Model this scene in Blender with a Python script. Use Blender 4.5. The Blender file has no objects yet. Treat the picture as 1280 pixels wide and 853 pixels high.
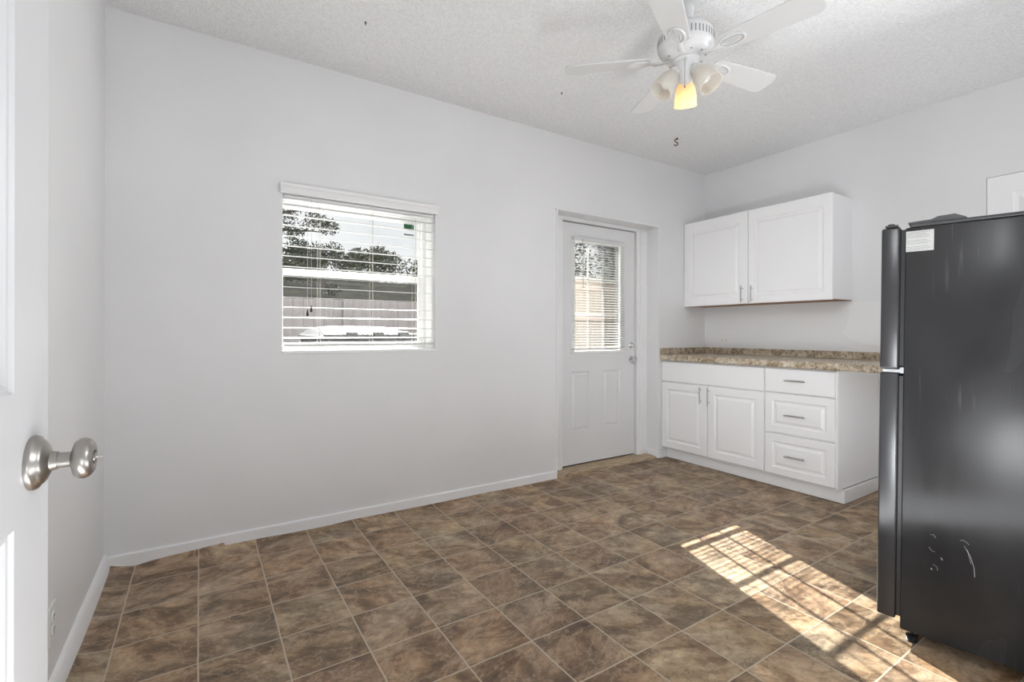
import bpy, bmesh, math, random
from mathutils import Vector, Matrix
random.seed(7)
PI = math.pi
R = math.radians
scene = bpy.context.scene
COL = scene.collection

# ------------------------------------------------------------------ camera
cam_d = bpy.data.cameras.new('camera'); cam = bpy.data.objects.new('camera', cam_d); COL.objects.link(cam)
YAW, ROLL = R(32.707), R(0.113)
cam_d.sensor_width = 36; cam_d.lens = 605.24 / 1280 * 36
cam_d.shift_y = -10.533 / 1280
cam_d.clip_start = 0.02; cam_d.clip_end = 300
_F = Vector((math.sin(YAW), math.cos(YAW), 0)); _R = Vector((math.cos(YAW), -math.sin(YAW), 0)); _U = Vector((0, 0, 1))
_r2 = _R * math.cos(ROLL) + _U * math.sin(ROLL); _u2 = -_R * math.sin(ROLL) + _U * math.cos(ROLL)
cam.matrix_world = Matrix(((_r2.x, _u2.x, -_F.x, 0), (_r2.y, _u2.y, -_F.y, 0), (_r2.z, _u2.z, -_F.z, 1.1), (0, 0, 0, 1)))
scene.camera = cam

# ------------------------------------------------------------------ world, sun, added fill lights, exposure
vs = scene.view_settings
vs.view_transform = 'Standard'; vs.look = 'None'; vs.gamma = 1.0; vs.exposure = 0.0; vs.use_curve_mapping = False
world = bpy.data.worlds.new('sky'); scene.world = world; world.use_nodes = True
wn = world.node_tree; wn.nodes.clear()
w_out = wn.nodes.new('ShaderNodeOutputWorld'); w_bg = wn.nodes.new('ShaderNodeBackground')
w_tc = wn.nodes.new('ShaderNodeTexCoord'); w_no = wn.nodes.new('ShaderNodeTexNoise'); w_cr = wn.nodes.new('ShaderNodeValToRGB')
w_no.inputs['Scale'].default_value = 5.0; w_no.inputs['Detail'].default_value = 5.0
w_cr.color_ramp.elements[0].position = 0.35; w_cr.color_ramp.elements[0].color = (0.78, 0.80, 0.83, 1)
w_cr.color_ramp.elements[1].position = 0.6; w_cr.color_ramp.elements[1].color = (0.98, 0.98, 0.99, 1)
wn.links.new(w_tc.outputs['Generated'], w_no.inputs['Vector']); wn.links.new(w_no.outputs['Fac'], w_cr.inputs['Fac'])
wn.links.new(w_cr.outputs['Color'], w_bg.inputs['Color']); w_bg.inputs['Strength'].default_value = 1.12
wn.links.new(w_bg.outputs['Background'], w_out.inputs['Surface'])

SUN_DIR = Vector((-0.33, -1.0, -0.686))      # the way the sunlight travels
sd = bpy.data.lights.new('sun', 'SUN'); sd.energy = 30.0; sd.angle = R(0.4); sd.color = (1.0, 0.975, 0.94)
so = bpy.data.objects.new('sun', sd); COL.objects.link(so)
so.rotation_euler = SUN_DIR.to_track_quat('-Z', 'Y').to_euler(); so.location = (5, 12, 9)

def area_light(name, loc, direction, sx, sy, power, color=(1, 1, 1)):
    d = bpy.data.lights.new(name, 'AREA'); d.shape = 'RECTANGLE'; d.size = sx; d.size_y = sy
    d.energy = power; d.color = color
    o = bpy.data.objects.new(name, d); COL.objects.link(o)
    o.location = loc; o.rotation_euler = Vector(direction).to_track_quat('-Z', 'Y').to_euler()
    return o
LC = (0.95, 0.975, 1.0)
area_light('hall_fill', (2.0, -1.40, 0.35), (0.10, 0.60, 0.80), 3.4, 1.0, 48, LC)  # added fill, no lamp here; lifts ceiling and upper walls through the openings
area_light('front_fill', (3.3, 0.14, 2.00), (-1.0, 0.28, -0.15), 0.5, 0.6, 13, LC).data.spread = R(120)  # unseen fill near the front wall, added to brighten the left wall
area_light('upward_fill', (1.50, 0.26, 0.30), (-0.12, 0.03, 1.0), 1.6, 0.5, 25, LC)  # upward fill added below the view to lift the ceiling
area_light('overhead_fill', (3.0, 0.30, 2.52), (0.35, 0.15, -1.0), 1.2, 0.4, 3, LC)  # downward fill added out of view for the right wall and cabinets
area_light('corner_fill', (3.35, 0.42, 0.30), (0.02, 0.35, 0.95), 0.9, 0.5, 5, LC)  # fill hidden behind the refrigerator, added for right wall and ceiling
area_light('low_fill', (-0.10, 0.30, 0.35), (1.0, 0.1, 0.8), 0.4, 0.4, 4, LC)  # small fill added out of view at the left, aimed right and up
area_light('door_fill', (-0.10, 0.45, 0.45), (0.1, 0.1, 1.0), 0.2, 0.8, 3.5, LC)  # upward fill added beside the open door, not a fixture
area_light('cabinet_fill_high', (-0.10, 0.24, 2.30), (3.6, 1.75, -1.5), 0.4, 0.4, 2.0, LC).data.spread = R(50)  # narrow fill from high up, added to brighten the cabinets
area_light('cabinet_fill_low', (0.5, 0.10, 0.45), (3.0, 1.9, 0.6), 0.4, 0.4, 5.0, LC).data.spread = R(75)  # extra fill from near the floor, added to brighten the cabinets

scene.cycles.max_bounces = 10; scene.cycles.diffuse_bounces = 6; scene.cycles.glossy_bounces = 4
scene.cycles.transmission_bounces = 6; scene.cycles.transparent_max_bounces = 12
scene.cycles.use_denoising = True
scene.cycles.sample_clamp_indirect = 6.0

# ------------------------------------------------------------------ constants (metres)
XL, XR, D, H = -0.3735, 4.023, 2.8775, 2.594     # left wall, right wall, back wall, ceiling
WT = 0.22                                        # thickness of the back wall
WX0, WX1, WZ0, WZ1 = 0.37, 1.262, 0.992, 1.855   # window opening
DX0, DX1, DZ1 = 2.25, 3.375, 2.028               # entry door opening

# ------------------------------------------------------------------ helpers
def link(o): COL.objects.link(o); return o
def obj(name, bm, mat, parent=None, smooth=False, recalc=True):
    me = bpy.data.meshes.new(name)
    if recalc: bmesh.ops.recalc_face_normals(bm, faces=bm.faces)
    if parent is not None:
        root = parent                       # parts sit at identity under their thing
        while root.parent is not None: root = root.parent
        bm.transform((Matrix.Translation(root.location) @ Matrix.Rotation(root.rotation_euler.z, 4, 'Z')).inverted())
    bm.to_mesh(me); bm.free()
    if isinstance(mat, (list, tuple)):
        for m_ in mat: me.materials.append(m_)
    else: me.materials.append(mat)
    if smooth:
        for p in me.polygons: p.use_smooth = True
        try: me.set_sharp_from_angle(angle=R(smooth if smooth is not True else 40))
        except Exception: pass
    o = bpy.data.objects.new(name, me); link(o)
    if parent is not None: o.parent = parent
    return o
def empty(name, loc, rz=0.0, parent=None):
    o = bpy.data.objects.new(name, None); link(o)
    o.empty_display_size = 0.05
    o.location = loc; o.rotation_euler = (0, 0, rz)
    if parent is not None: o.parent = parent
    return o
def tag(o, label=None, cat=None, group=None, kind=None):
    if label: o['label'] = label
    if cat: o['category'] = cat
    if group: o['group'] = group
    if kind: o['kind'] = kind
    return o
def thing(name, label, cat, loc, rz=0.0, group=None):
    return tag(empty(name, loc, rz), label, cat, group)
def struct(name, bm, mat, label=None, smooth=False):
    o = obj(name, bm, mat, smooth=smooth); o['kind'] = 'structure'
    tag(o, label or name.replace('_', ' '))
    return o
def NB(): return bmesh.new()
def box(bm, x0, x1, y0, y1, z0, z1, bev=0.0, M=None, segs=2, mi=0):
    vs_ = [bm.verts.new(c) for c in ((x0,y0,z0),(x1,y0,z0),(x1,y1,z0),(x0,y1,z0),(x0,y0,z1),(x1,y0,z1),(x1,y1,z1),(x0,y1,z1))]
    fs = [bm.faces.new([vs_[i] for i in f]) for f in ((0,3,2,1),(4,5,6,7),(0,1,5,4),(1,2,6,5),(2,3,7,6),(3,0,4,7))]
    for f in fs: f.material_index = mi
    allv = vs_
    if bev > 0:
        es = list({e for f in fs for e in f.edges})
        r = bmesh.ops.bevel(bm, geom=es, offset=bev, segments=segs, affect='EDGES', profile=0.5)
        allv = list({v for f in r['faces'] for v in f.verts} | {v for v in vs_ if v.is_valid})
    if M is not None: bmesh.ops.transform(bm, matrix=M, verts=allv)
    return allv
def frame_axes(d):
    d = Vector(d).normalized(); a = Vector((0, 0, 1)) if abs(d.z) < 0.9 else Vector((1, 0, 0))
    u = d.cross(a).normalized(); return u, u.cross(d).normalized()
def tube(bm, pts, r, n=8, caps=True, closed=False, sx=1.0, sy=1.0):
    pts = [Vector(p) for p in pts]; rings = []; m = len(pts); prev = None
    for i, p in enumerate(pts):
        if closed: d = pts[(i + 1) % m] - pts[i - 1]
        else: d = pts[min(i + 1, m - 1)] - pts[max(i - 1, 0)]
        d.normalize()
        if prev is None: u, v = frame_axes(d)
        else:
            u = (prev - d * prev.dot(d)).normalized(); v = u.cross(d).normalized()
        prev = u
        rr = r[i] if isinstance(r, (list, tuple)) else r
        rings.append([bm.verts.new(p + u * rr * sx * math.cos(2*PI*k/n) + v * rr * sy * math.sin(2*PI*k/n)) for k in range(n)])
    for i in range(m if closed else m - 1):
        a, b = rings[i], rings[(i + 1) % m]
        for k in range(n): bm.faces.new((a[k], a[(k+1) % n], b[(k+1) % n], b[k]))
    if caps and not closed:
        bm.faces.new(rings[0][::-1]); bm.faces.new(rings[-1])
def lathe(bm, prof, M=None, n=32, close=False):
    """prof: (radius, height) pairs around local Z"""
    rings = []; new = []
    for r_, z_ in prof:
        if r_ < 1e-6:
            v = bm.verts.new((0, 0, z_)); rings.append([v]); new.append(v)
        else:
            ring = [bm.verts.new((r_*math.cos(2*PI*k/n), r_*math.sin(2*PI*k/n), z_)) for k in range(n)]
            rings.append(ring); new += ring
    pairs = list(zip(rings[:-1], rings[1:]))
    if close: pairs.append((rings[-1], rings[0]))
    for a, b in pairs:
        for k in range(n):
            k2 = (k + 1) % n
            if len(a) == 1 and len(b) == 1: continue
            if len(a) == 1: bm.faces.new((a[0], b[k], b[k2]))
            elif len(b) == 1: bm.faces.new((a[k], a[k2], b[0]))
            else: bm.faces.new((a[k], a[k2], b[k2], b[k]))
    if M is not None: bmesh.ops.transform(bm, matrix=M, verts=new)
    return new
def basis(o, u, v, n):
    """matrix taking local (u, v, n) to the world"""
    return Matrix(((u[0], v[0], n[0], o[0]), (u[1], v[1], n[1], o[1]), (u[2], v[2], n[2], o[2]), (0, 0, 0, 1)))
def panel_slab(bm, u0, u1, v0, v1, t, holes, rings, M=None, through=(), edge=0.003, both=False):
    """slab of thickness t; front face at n = t; each hole is filled by lofted rings (inset, height)"""
    before = set(bm.verts)
    def face_grid(a0, a1, b0, b1, hs, n_, flip):
        us = sorted({a0, a1, *[h[0] for h in hs], *[h[1] for h in hs]})
        vv = sorted({b0, b1, *[h[2] for h in hs], *[h[3] for h in hs]})
        for i in range(len(us) - 1):
            for j in range(len(vv) - 1):
                cu, cv = (us[i] + us[i+1]) / 2, (vv[j] + vv[j+1]) / 2
                if any(h[0] < cu < h[1] and h[2] < cv < h[3] for h in hs): continue
                q = [bm.verts.new(c) for c in ((us[i], vv[j], n_), (us[i+1], vv[j], n_), (us[i+1], vv[j+1], n_), (us[i], vv[j+1], n_))]
                bm.faces.new(q[::-1] if flip else q)
    def ring_face(a, b):
        for k in range(4):
            k2 = (k + 1) % 4
            bm.faces.new([bm.verts.new(c) for c in (a[k], a[k2], b[k2], b[k])])
    def rect(a0, a1, b0, b1, n_): return [(a0, b0, n_), (a1, b0, n_), (a1, b1, n_), (a0, b1, n_)]
    face_grid(u0 + edge, u1 - edge, v0 + edge, v1 - edge, list(holes) + list(through), t, False)
    ring_face(rect(u0, u1, v0, v1, t - edge), rect(u0 + edge, u1 - edge, v0 + edge, v1 - edge, t))
    ring_face(rect(u0, u1, v0, v1, 0), rect(u0, u1, v0, v1, t - edge))
    face_grid(u0, u1, v0, v1, list(through), 0, True)
    for h in holes:
        prev = rect(*h, t)
        for ins, dz in rings:
            cur = rect(h[0] + ins, h[1] - ins, h[2] + ins, h[3] - ins, t + dz)
            ring_face(prev, cur); prev = cur
        bm.faces.new([bm.verts.new(c) for c in prev])
    for h in through:
        ring_face(rect(*h, t), rect(*h, 0))
    new = [v for v in bm.verts if v not in before]
    bmesh.ops.remove_doubles(bm, verts=new, dist=1e-5)
    new = [v for v in bm.verts if v not in before]
    if M is not None: bmesh.ops.transform(bm, matrix=M, verts=new)
def wall_grid(bm, a0, a1, b0, b1, holes, t0, t1, axis):
    """wall with rectangular openings; a = x or y, b = z, thickness t0..t1 along the other axis"""
    us = sorted({a0, a1, *[h[0] for h in holes], *[h[1] for h in holes]}); vv = sorted({b0, b1, *[h[2] for h in holes], *[h[3] for h in holes]})
    def P(a, b, t): return (a, t, b) if axis == 'x' else (t, a, b)
    solid = lambda i, j: 0 <= i < len(us)-1 and 0 <= j < len(vv)-1 and not any(h[0] < (us[i]+us[i+1])/2 < h[1] and h[2] < (vv[j]+vv[j+1])/2 < h[3] for h in holes)
    def q(*c): bm.faces.new([bm.verts.new(k) for k in c])
    for i in range(len(us)-1):
        for j in range(len(vv)-1):
            if not solid(i, j): continue
            A0, A1, B0, B1 = us[i], us[i+1], vv[j], vv[j+1]
            q(P(A0,B0,t0), P(A1,B0,t0), P(A1,B1,t0), P(A0,B1,t0)); q(P(A0,B0,t1), P(A1,B0,t1), P(A1,B1,t1), P(A0,B1,t1))
            if not solid(i-1, j): q(P(A0,B0,t0), P(A0,B1,t0), P(A0,B1,t1), P(A0,B0,t1))
            if not solid(i+1, j): q(P(A1,B0,t0), P(A1,B1,t0), P(A1,B1,t1), P(A1,B0,t1))
            if not solid(i, j-1): q(P(A0,B0,t0), P(A1,B0,t0), P(A1,B0,t1), P(A0,B0,t1))
            if not solid(i, j+1): q(P(A0,B1,t0), P(A1,B1,t0), P(A1,B1,t1), P(A0,B1,t1))
    bmesh.ops.remove_doubles(bm, verts=bm.verts[:], dist=1e-5)

# ------------------------------------------------------------------ materials
class NT:
    def __init__(s, name):
        s.m = bpy.data.materials.new(name); s.m.use_nodes = True; s.t = s.m.node_tree
        s.b = s.t.nodes['Principled BSDF']; s.out = s.t.nodes['Material Output']
    def n(s, typ, **kw):
        x = s.t.nodes.new('ShaderNode' + typ)
        for k, v in kw.items():
            if k in x.inputs: x.inputs[k].default_value = v
            else: setattr(x, k, v)
        return x
    def l(s, a, b): s.t.links.new(a, b)
    def math(s, op, a, b=None, c=None):
        x = s.n('Math', operation=op)
        for i, v in enumerate((a, b, c)):
            if v is None: continue
            if isinstance(v, (int, float)): x.inputs[i].default_value = v
            else: s.l(v, x.inputs[i])
        return x.outputs[0]
    def ramp(s, fac, stops):
        x = s.n('ValToRGB'); e = x.color_ramp.elements
        while len(e) > 1: e.remove(e[-1])
        e[0].position, e[0].color = stops[0][0], (*stops[0][1], 1)
        for p, c in stops[1:]:
            k = e.new(p); k.color = (*c, 1)
        s.l(fac, x.inputs['Fac']); return x.outputs['Color']
    def mix(s, fac, a, b, typ='MIX'):
        x = s.n('Mix', data_type='RGBA', blend_type=typ)
        for i, v in ((0, fac), (6, a), (7, b)):
            if isinstance(v, (int, float)): x.inputs[i].default_value = v
            elif isinstance(v, tuple): x.inputs[i].default_value = (*v, 1) if len(v) == 3 else v
            else: s.l(v, x.inputs[i])
        return x.outputs[2]
    def bump(s, h, strength, dist):
        x = s.n('Bump', Strength=strength, Distance=dist); s.l(h, x.inputs['Height']); s.l(x.outputs[0], s.b.inputs['Normal'])
    def set(s, **kw):
        for k, v in kw.items():
            s.b.inputs[k.replace('_', ' ')].default_value = (*v, 1) if isinstance(v, tuple) and len(v) == 3 else v
    def coord(s, which='Object'): return s.n('TexCoord').outputs[which]
def noise(t, vec, scale, detail=3, rough=0.5, dist=0.0):
    x = t.n('TexNoise', Scale=scale, Detail=detail, Roughness=rough, Distortion=dist); t.l(vec, x.inputs['Vector']); return x.outputs['Fac']

def paint(name, col, rough=0.5, var=0.03, bump=0.15, scale=60, bd=0.0004, spec=0.4):
    t = NT(name); c = t.coord()
    f = noise(t, c, 1.7, 4); lo = tuple(x * (1 - var) for x in col); hi = tuple(min(1, x * (1 + var)) for x in col)
    t.l(t.ramp(f, [(0.3, lo), (0.7, hi)]), t.b.inputs['Base Color'])
    t.set(Roughness=rough); t.b.inputs['Specular IOR Level'].default_value = spec
    t.bump(noise(t, c, scale, 3), bump, bd)
    return t.m
M_WALL = paint('wall_paint', (0.775, 0.775, 0.78), 0.42, 0.025, 0.25, 45, 0.0008)
M_TRIM = paint('trim_paint', (0.84, 0.84, 0.845), 0.35, 0.03, 0.2, 30, 0.0006)
M_DOOR = paint('door_paint', (0.76, 0.76, 0.765), 0.4, 0.02, 0.2, 30, 0.0004)
M_CAB = paint('cabinet_white', (0.88, 0.88, 0.885), 0.35, 0.01, 0.05, 20, 0.0003)
M_CABSIDE = paint('cabinet_side_white', (0.84, 0.84, 0.845), 0.45, 0.01, 0.05, 20, 0.0003)
M_VINYL = paint('vinyl_white', (0.85, 0.85, 0.84), 0.4, 0.01, 0.0, 20)
M_FAN = paint('fan_white', (0.66, 0.66, 0.66), 0.35, 0.01, 0.05, 30, 0.0002)
M_PLATE = paint('outlet_plastic', (0.80, 0.80, 0.78), 0.35, 0.01, 0.0)
def simple(name, col, rough=0.5, metal=0.0, **kw):
    t = NT(name); c = t.coord(); f = noise(t, c, 25, 3)
    t.l(t.ramp(f, [(0.3, tuple(x*0.93 for x in col)), (0.7, col)]), t.b.inputs['Base Color'])
    t.set(Roughness=rough, Metallic=metal, **kw); return t.m
M_NICKEL = simple('satin_nickel', (0.42, 0.40, 0.375), 0.33, 1.0)
M_PULL = simple('brushed_pull', (0.50, 0.50, 0.51), 0.3, 1.0)
M_CHROME = simple('chrome', (0.75, 0.75, 0.76), 0.15, 1.0)
M_DARK = simple('dark_gap', (0.02, 0.02, 0.02), 0.7)
M_RUBBER = simple('black_rubber', (0.012, 0.012, 0.013), 0.5)
M_RUST = simple('rusty_brass', (0.16, 0.07, 0.02), 0.5, 0.6)
M_CORD = simple('blind_cord', (0.62, 0.60, 0.54), 0.8)
M_TASSEL = simple('dark_tassel', (0.035, 0.008, 0.008), 0.4)
M_CHAIN = simple('pull_chain', (0.35, 0.35, 0.36), 0.35, 1.0)
M_GREEN = simple('green_sticker', (0.02, 0.10, 0.045), 0.6)
M_PAPER = simple('label_paper', (0.50, 0.50, 0.48), 0.7)
M_INK = simple('label_ink', (0.16, 0.16, 0.17), 0.7)
M_STEEL = simple('grey_hinge_metal', (0.36, 0.37, 0.38), 0.5, 0.2)

def slat_mat(name, col):
    t = NT(name); c = t.coord(); t.l(t.ramp(noise(t, c, 8), [(0.3, tuple(x*0.97 for x in col)), (0.7, col)]), t.b.inputs['Base Color'])
    t.set(Roughness=0.45)
    tr = t.n('BsdfTranslucent'); tr.inputs['Color'].default_value = (*col, 1)
    mx = t.n('MixShader', Fac=0.08); t.l(t.b.outputs[0], mx.inputs[1]); t.l(tr.outputs[0], mx.inputs[2]); t.l(mx.outputs[0], t.out.inputs['Surface'])
    return t.m
M_SLAT = slat_mat('blind_slat_white', (0.78, 0.78, 0.77)); M_SLATD = slat_mat('mini_blind_slat', (0.60, 0.60, 0.585))

def glass_mat():
    t = NT('window_glass'); t.t.nodes.remove(t.b)
    tr = t.n('BsdfTransparent'); tr.inputs['Color'].default_value = (0.95, 0.96, 0.955, 1)
    gl = t.n('BsdfGlossy', Roughness=0.02); fr = t.n('Fresnel', IOR=1.45)
    f = t.math('MULTIPLY', fr.outputs[0], 0.8)
    mx = t.n('MixShader'); t.l(f, mx.inputs[0]); t.l(tr.outputs[0], mx.inputs[1]); t.l(gl.outputs[0], mx.inputs[2])
    t.l(mx.outputs[0], t.out.inputs['Surface']); return t.m
M_GLASS = glass_mat()

def ceiling_mat():
    t = NT('popcorn_ceiling'); c = t.coord()
    t.l(t.ramp(noise(t, c, 90, 4, 0.7), [(0.35, (0.78, 0.78, 0.785)), (0.62, (0.90, 0.90, 0.905))]), t.b.inputs['Base Color'])
    t.set(Roughness=0.85)
    v = t.n('TexVoronoi', Scale=110.0); t.l(c, v.inputs['Vector'])
    h = t.math('ADD', t.math('MULTIPLY', v.outputs['Distance'], -0.7), noise(t, c, 120, 4, 0.7))
    t.bump(h, 0.8, 0.006); return t.m
M_CEIL = ceiling_mat()

def floor_mat():
    t = NT('vinyl_slate_tile'); c = t.coord()
    mp = t.n('Mapping'); t.l(c, mp.inputs['Vector']); S = 0.25
    mp.vector_type = 'TEXTURE'; mp.inputs['Location'].default_value = (-0.0061, 1.662, 0); mp.inputs['Rotation'].default_value = (0, 0, R(0.1025)); mp.inputs['Scale'].default_value = (S, S, S)
    sp = t.n('SeparateXYZ'); t.l(mp.outputs[0], sp.inputs[0])
    wv = t.math('MULTIPLY', t.math('SUBTRACT', noise(t, c, 9, 2), 0.5), 0.018)
    fx = t.math('FRACT', t.math('ADD', sp.outputs[0], wv)); fy = t.math('FRACT', t.math('ADD', sp.outputs[1], wv))
    ex = t.math('MINIMUM', fx, t.math('SUBTRACT', 1.0, fx)); ey = t.math('MINIMUM', fy, t.math('SUBTRACT', 1.0, fy))
    e = t.math('MINIMUM', ex, ey)
    gm = t.n('MapRange', interpolation_type='SMOOTHSTEP'); t.l(e, gm.inputs[0]); gm.inputs[1].default_value = 0.006; gm.inputs[2].default_value = 0.014; gm.inputs[3].default_value = 1.0; gm.inputs[4].default_value = 0.0
    ix = t.math('FLOOR', sp.outputs[0]); iy = t.math('FLOOR', sp.outputs[1])
    cb = t.n('CombineXYZ'); t.l(ix, cb.inputs[0]); t.l(iy, cb.inputs[1])
    wn_ = t.n('TexWhiteNoise', noise_dimensions='3D'); t.l(cb.outputs[0], wn_.inputs['Vector'])
    off = t.n('VectorMath', operation='SCALE'); t.l(wn_.outputs['Color'], off.inputs[0]); off.inputs['Scale'].default_value = 37.0
    # per-tile veining, stretched along a random diagonal
    rot = t.n('VectorRotate', rotation_type='Z_AXIS'); t.l(c, rot.inputs['Vector']); t.l(t.math('MULTIPLY', t.math('SUBTRACT', wn_.outputs['Value'], 0.35), 1.5), rot.inputs['Angle'])
    sc = t.n('VectorMath', operation='MULTIPLY'); t.l(rot.outputs[0], sc.inputs[0]); sc.inputs[1].default_value = (1.0, 1.45, 1.0)
    ad = t.n('VectorMath', operation='ADD'); t.l(sc.outputs[0], ad.inputs[0]); t.l(off.outputs[0], ad.inputs[1])
    n1 = noise(t, ad.outputs[0], 5.0, 9, 0.66, 0.75)
    n2 = noise(t, ad.outputs[0], 16.0, 8, 0.75, 0.4)
    n3 = noise(t, ad.outputs[0], 2.2, 3, 0.5, 0.6)
    base = t.ramp(n1, [(0.32, (0.085, 0.055, 0.035)), (0.42, (0.15, 0.102, 0.066)), (0.49, (0.215, 0.152, 0.102)), (0.515, (0.29, 0.215, 0.15)), (0.60, (0.34, 0.26, 0.19)), (0.70, (0.48, 0.39, 0.30))])
    grey = t.ramp(n1, [(0.32, (0.125, 0.10, 0.08)), (0.43, (0.195, 0.162, 0.132)), (0.50, (0.25, 0.21, 0.172)), (0.525, (0.32, 0.275, 0.225)), (0.70, (0.46, 0.405, 0.34))])
    cl = t.mix(t.ramp(n3, [(0.46, (0, 0, 0)), (0.66, (1, 1, 1))]), base, grey)
    sc_ = t.n('SeparateColor'); t.l(wn_.outputs['Color'], sc_.inputs[0])
    tone = t.ramp(sc_.outputs[0], [(0.0, (0.80, 0.74, 0.70)), (0.25, (1.08, 0.98, 0.90)), (0.5, (0.88, 0.87, 0.84)), (0.75, (1.06, 1.04, 0.94)), (1.0, (1.22, 1.14, 1.06))])
    cl = t.mix(1.0, cl, tone, 'MULTIPLY')
    cl = t.mix(1.0, cl, t.ramp(n2, [(0.35, (0.62, 0.59, 0.56)), (0.62, (1.18, 1.17, 1.15))]), 'MULTIPLY')
    n4 = noise(t, ad.outputs[0], 7.0, 7, 0.6, 0.3)
    rd = t.math('ABSOLUTE', t.math('SUBTRACT', n4, 0.5))
    cl = t.mix(t.ramp(rd, [(0.0, (0.5, 0.5, 0.5)), (0.022, (0, 0, 0))]), cl, (0.40, 0.33, 0.25))
    n5 = noise(t, ad.outputs[0], 9.0, 7, 0.65, 0.5)
    rd2 = t.math('ABSOLUTE', t.math('SUBTRACT', n5, 0.47))
    cl = t.mix(t.ramp(rd2, [(0.0, (0.55, 0.55, 0.55)), (0.018, (0, 0, 0))]), cl, (0.09, 0.065, 0.05))
    cl = t.mix(1.0, cl, (1.19, 1.13, 1.02), 'MULTIPLY')
    cl = t.mix(gm.outputs[0], cl, (0.50, 0.42, 0.32))
    t.l(cl, t.b.inputs['Base Color'])
    rg = t.n('MapRange'); t.l(noise(t, c, 6, 4), rg.inputs[0]); rg.inputs[3].default_value = 0.34; rg.inputs[4].default_value = 0.55
    t.l(rg.outputs[0], t.b.inputs['Roughness']); t.b.inputs['Specular IOR Level'].default_value = 0.45
    hh = t.math('SUBTRACT', t.math('MULTIPLY', n2, 0.5), t.math('MULTIPLY', gm.outputs[0], 0.8))
    t.bump(hh, 0.35, 0.0015); return t.m
M_FLOOR = floor_mat()

def granite_mat():
    t = NT('speckled_granite_laminate'); c = t.coord()
    n1 = noise(t, c, 28, 6, 0.7); n2 = noise(t, c, 75, 4, 0.7)
    cl = t.ramp(n1, [(0.34, (0.14, 0.09, 0.055)), (0.44, (0.34, 0.26, 0.17)), (0.55, (0.54, 0.46, 0.35)), (0.66, (0.68, 0.62, 0.53))])
    v = t.n('TexVoronoi', Scale=95.0); t.l(c, v.inputs['Vector'])
    sp = t.math('LESS_THAN', v.outputs['Distance'], 0.34); sp = t.math('MULTIPLY', sp, t.math('GREATER_THAN', noise(t, c, 22, 3), 0.53))
    cl = t.mix(sp, cl, (0.045, 0.03, 0.022))
    cl = t.mix(t.math('GREATER_THAN', n2, 0.62), cl, (0.62, 0.57, 0.48))
    t.l(cl, t.b.inputs['Base Color']); t.set(Roughness=0.3); return t.m
M_GRAN = granite_mat()

def wood_mat(name, cols, rough=0.6, axis=(1, 12, 12), scale=3.0, bump=0.3):
    t = NT(name); c = t.coord(); s = t.n('VectorMath', operation='MULTIPLY'); t.l(c, s.inputs[0]); s.inputs[1].default_value = axis
    f = noise(t, s.outputs[0], scale, 6, 0.65, 0.6)
    t.l(t.ramp(f, [(0.25, cols[0]), (0.5, cols[1]), (0.75, cols[2])]), t.b.inputs['Base Color']); t.set(Roughness=rough)
    t.bump(f, bump, 0.003); return t.m
M_UNDER = wood_mat('cabinet_underside_wood', ((0.20, 0.10, 0.05), (0.30, 0.16, 0.08), (0.38, 0.21, 0.11)))
M_THRESH = wood_mat('worn_threshold_wood', ((0.16, 0.10, 0.06), (0.46, 0.35, 0.23), (0.66, 0.55, 0.40)), 0.7, (1, 9, 9), 9, 0.6)
M_FENCE = wood_mat('weathered_fence_boards', ((0.31, 0.285, 0.285), (0.39, 0.36, 0.36), (0.45, 0.42, 0.42)), 0.9, (14, 14, 1), 2.0)
M_FENCE2 = wood_mat('tan_fence_boards', ((0.4, 0.33, 0.26), (0.56, 0.47, 0.38), (0.66, 0.57, 0.47)), 0.9, (14, 14, 1), 2.0)
M_RAIL = wood_mat('fence_rail_wood', ((0.55, 0.42, 0.35), (0.7, 0.56, 0.48), (0.78, 0.64, 0.56)), 0.9, (2, 14, 14), 2.0)
M_BARK = wood_mat('tree_bark', ((0.05, 0.045, 0.04), (0.10, 0.09, 0.08), (0.16, 0.145, 0.13)), 0.95, (8, 8, 2), 4.0)
def leaf_mat(name, lo, hi):
    t = NT(name); c = t.coord(); t.l(t.ramp(noise(t, c, 5, 4), [(0.3, lo), (0.7, hi)]), t.b.inputs['Base Color']); t.set(Roughness=0.8); t.b.inputs['Specular IOR Level'].default_value = 0.1; return t.m
M_LEAF = leaf_mat('oak_leaves', (0.022, 0.028, 0.018), (0.075, 0.085, 0.05))
M_LEAF2 = leaf_mat('dark_leaves', (0.03, 0.037, 0.021), (0.12, 0.13, 0.07))
def roof_mat():
    t = NT('mossy_shingles'); c = t.coord()
    t.l(t.ramp(noise(t, c, 2.2, 6, 0.7), [(0.35, (0.022, 0.022, 0.021)), (0.5, (0.040, 0.040, 0.038)), (0.65, (0.050, 0.049, 0.033))]), t.b.inputs['Base Color'])
    t.set(Roughness=0.95); t.b.inputs['Specular IOR Level'].default_value = 0.0
    w = t.n('TexWave', wave_type='BANDS', bands_direction='Y', Scale=3.0); t.l(c, w.inputs['Vector']); t.bump(w.outputs['Fac'], 0.5, 0.02); return t.m
M_ROOF = roof_mat()
M_GROUND = leaf_mat('yard_ground', (0.022, 0.024, 0.015), (0.045, 0.045, 0.030))
M_BIN = simple('grey_bin_plastic', (0.025, 0.027, 0.027), 0.5)
M_BINLID = simple('glossy_bin_lid', (0.20, 0.205, 0.21), 0.2)
M_SIDING = paint('shed_siding', (0.45, 0.45, 0.43), 0.8)

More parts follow.
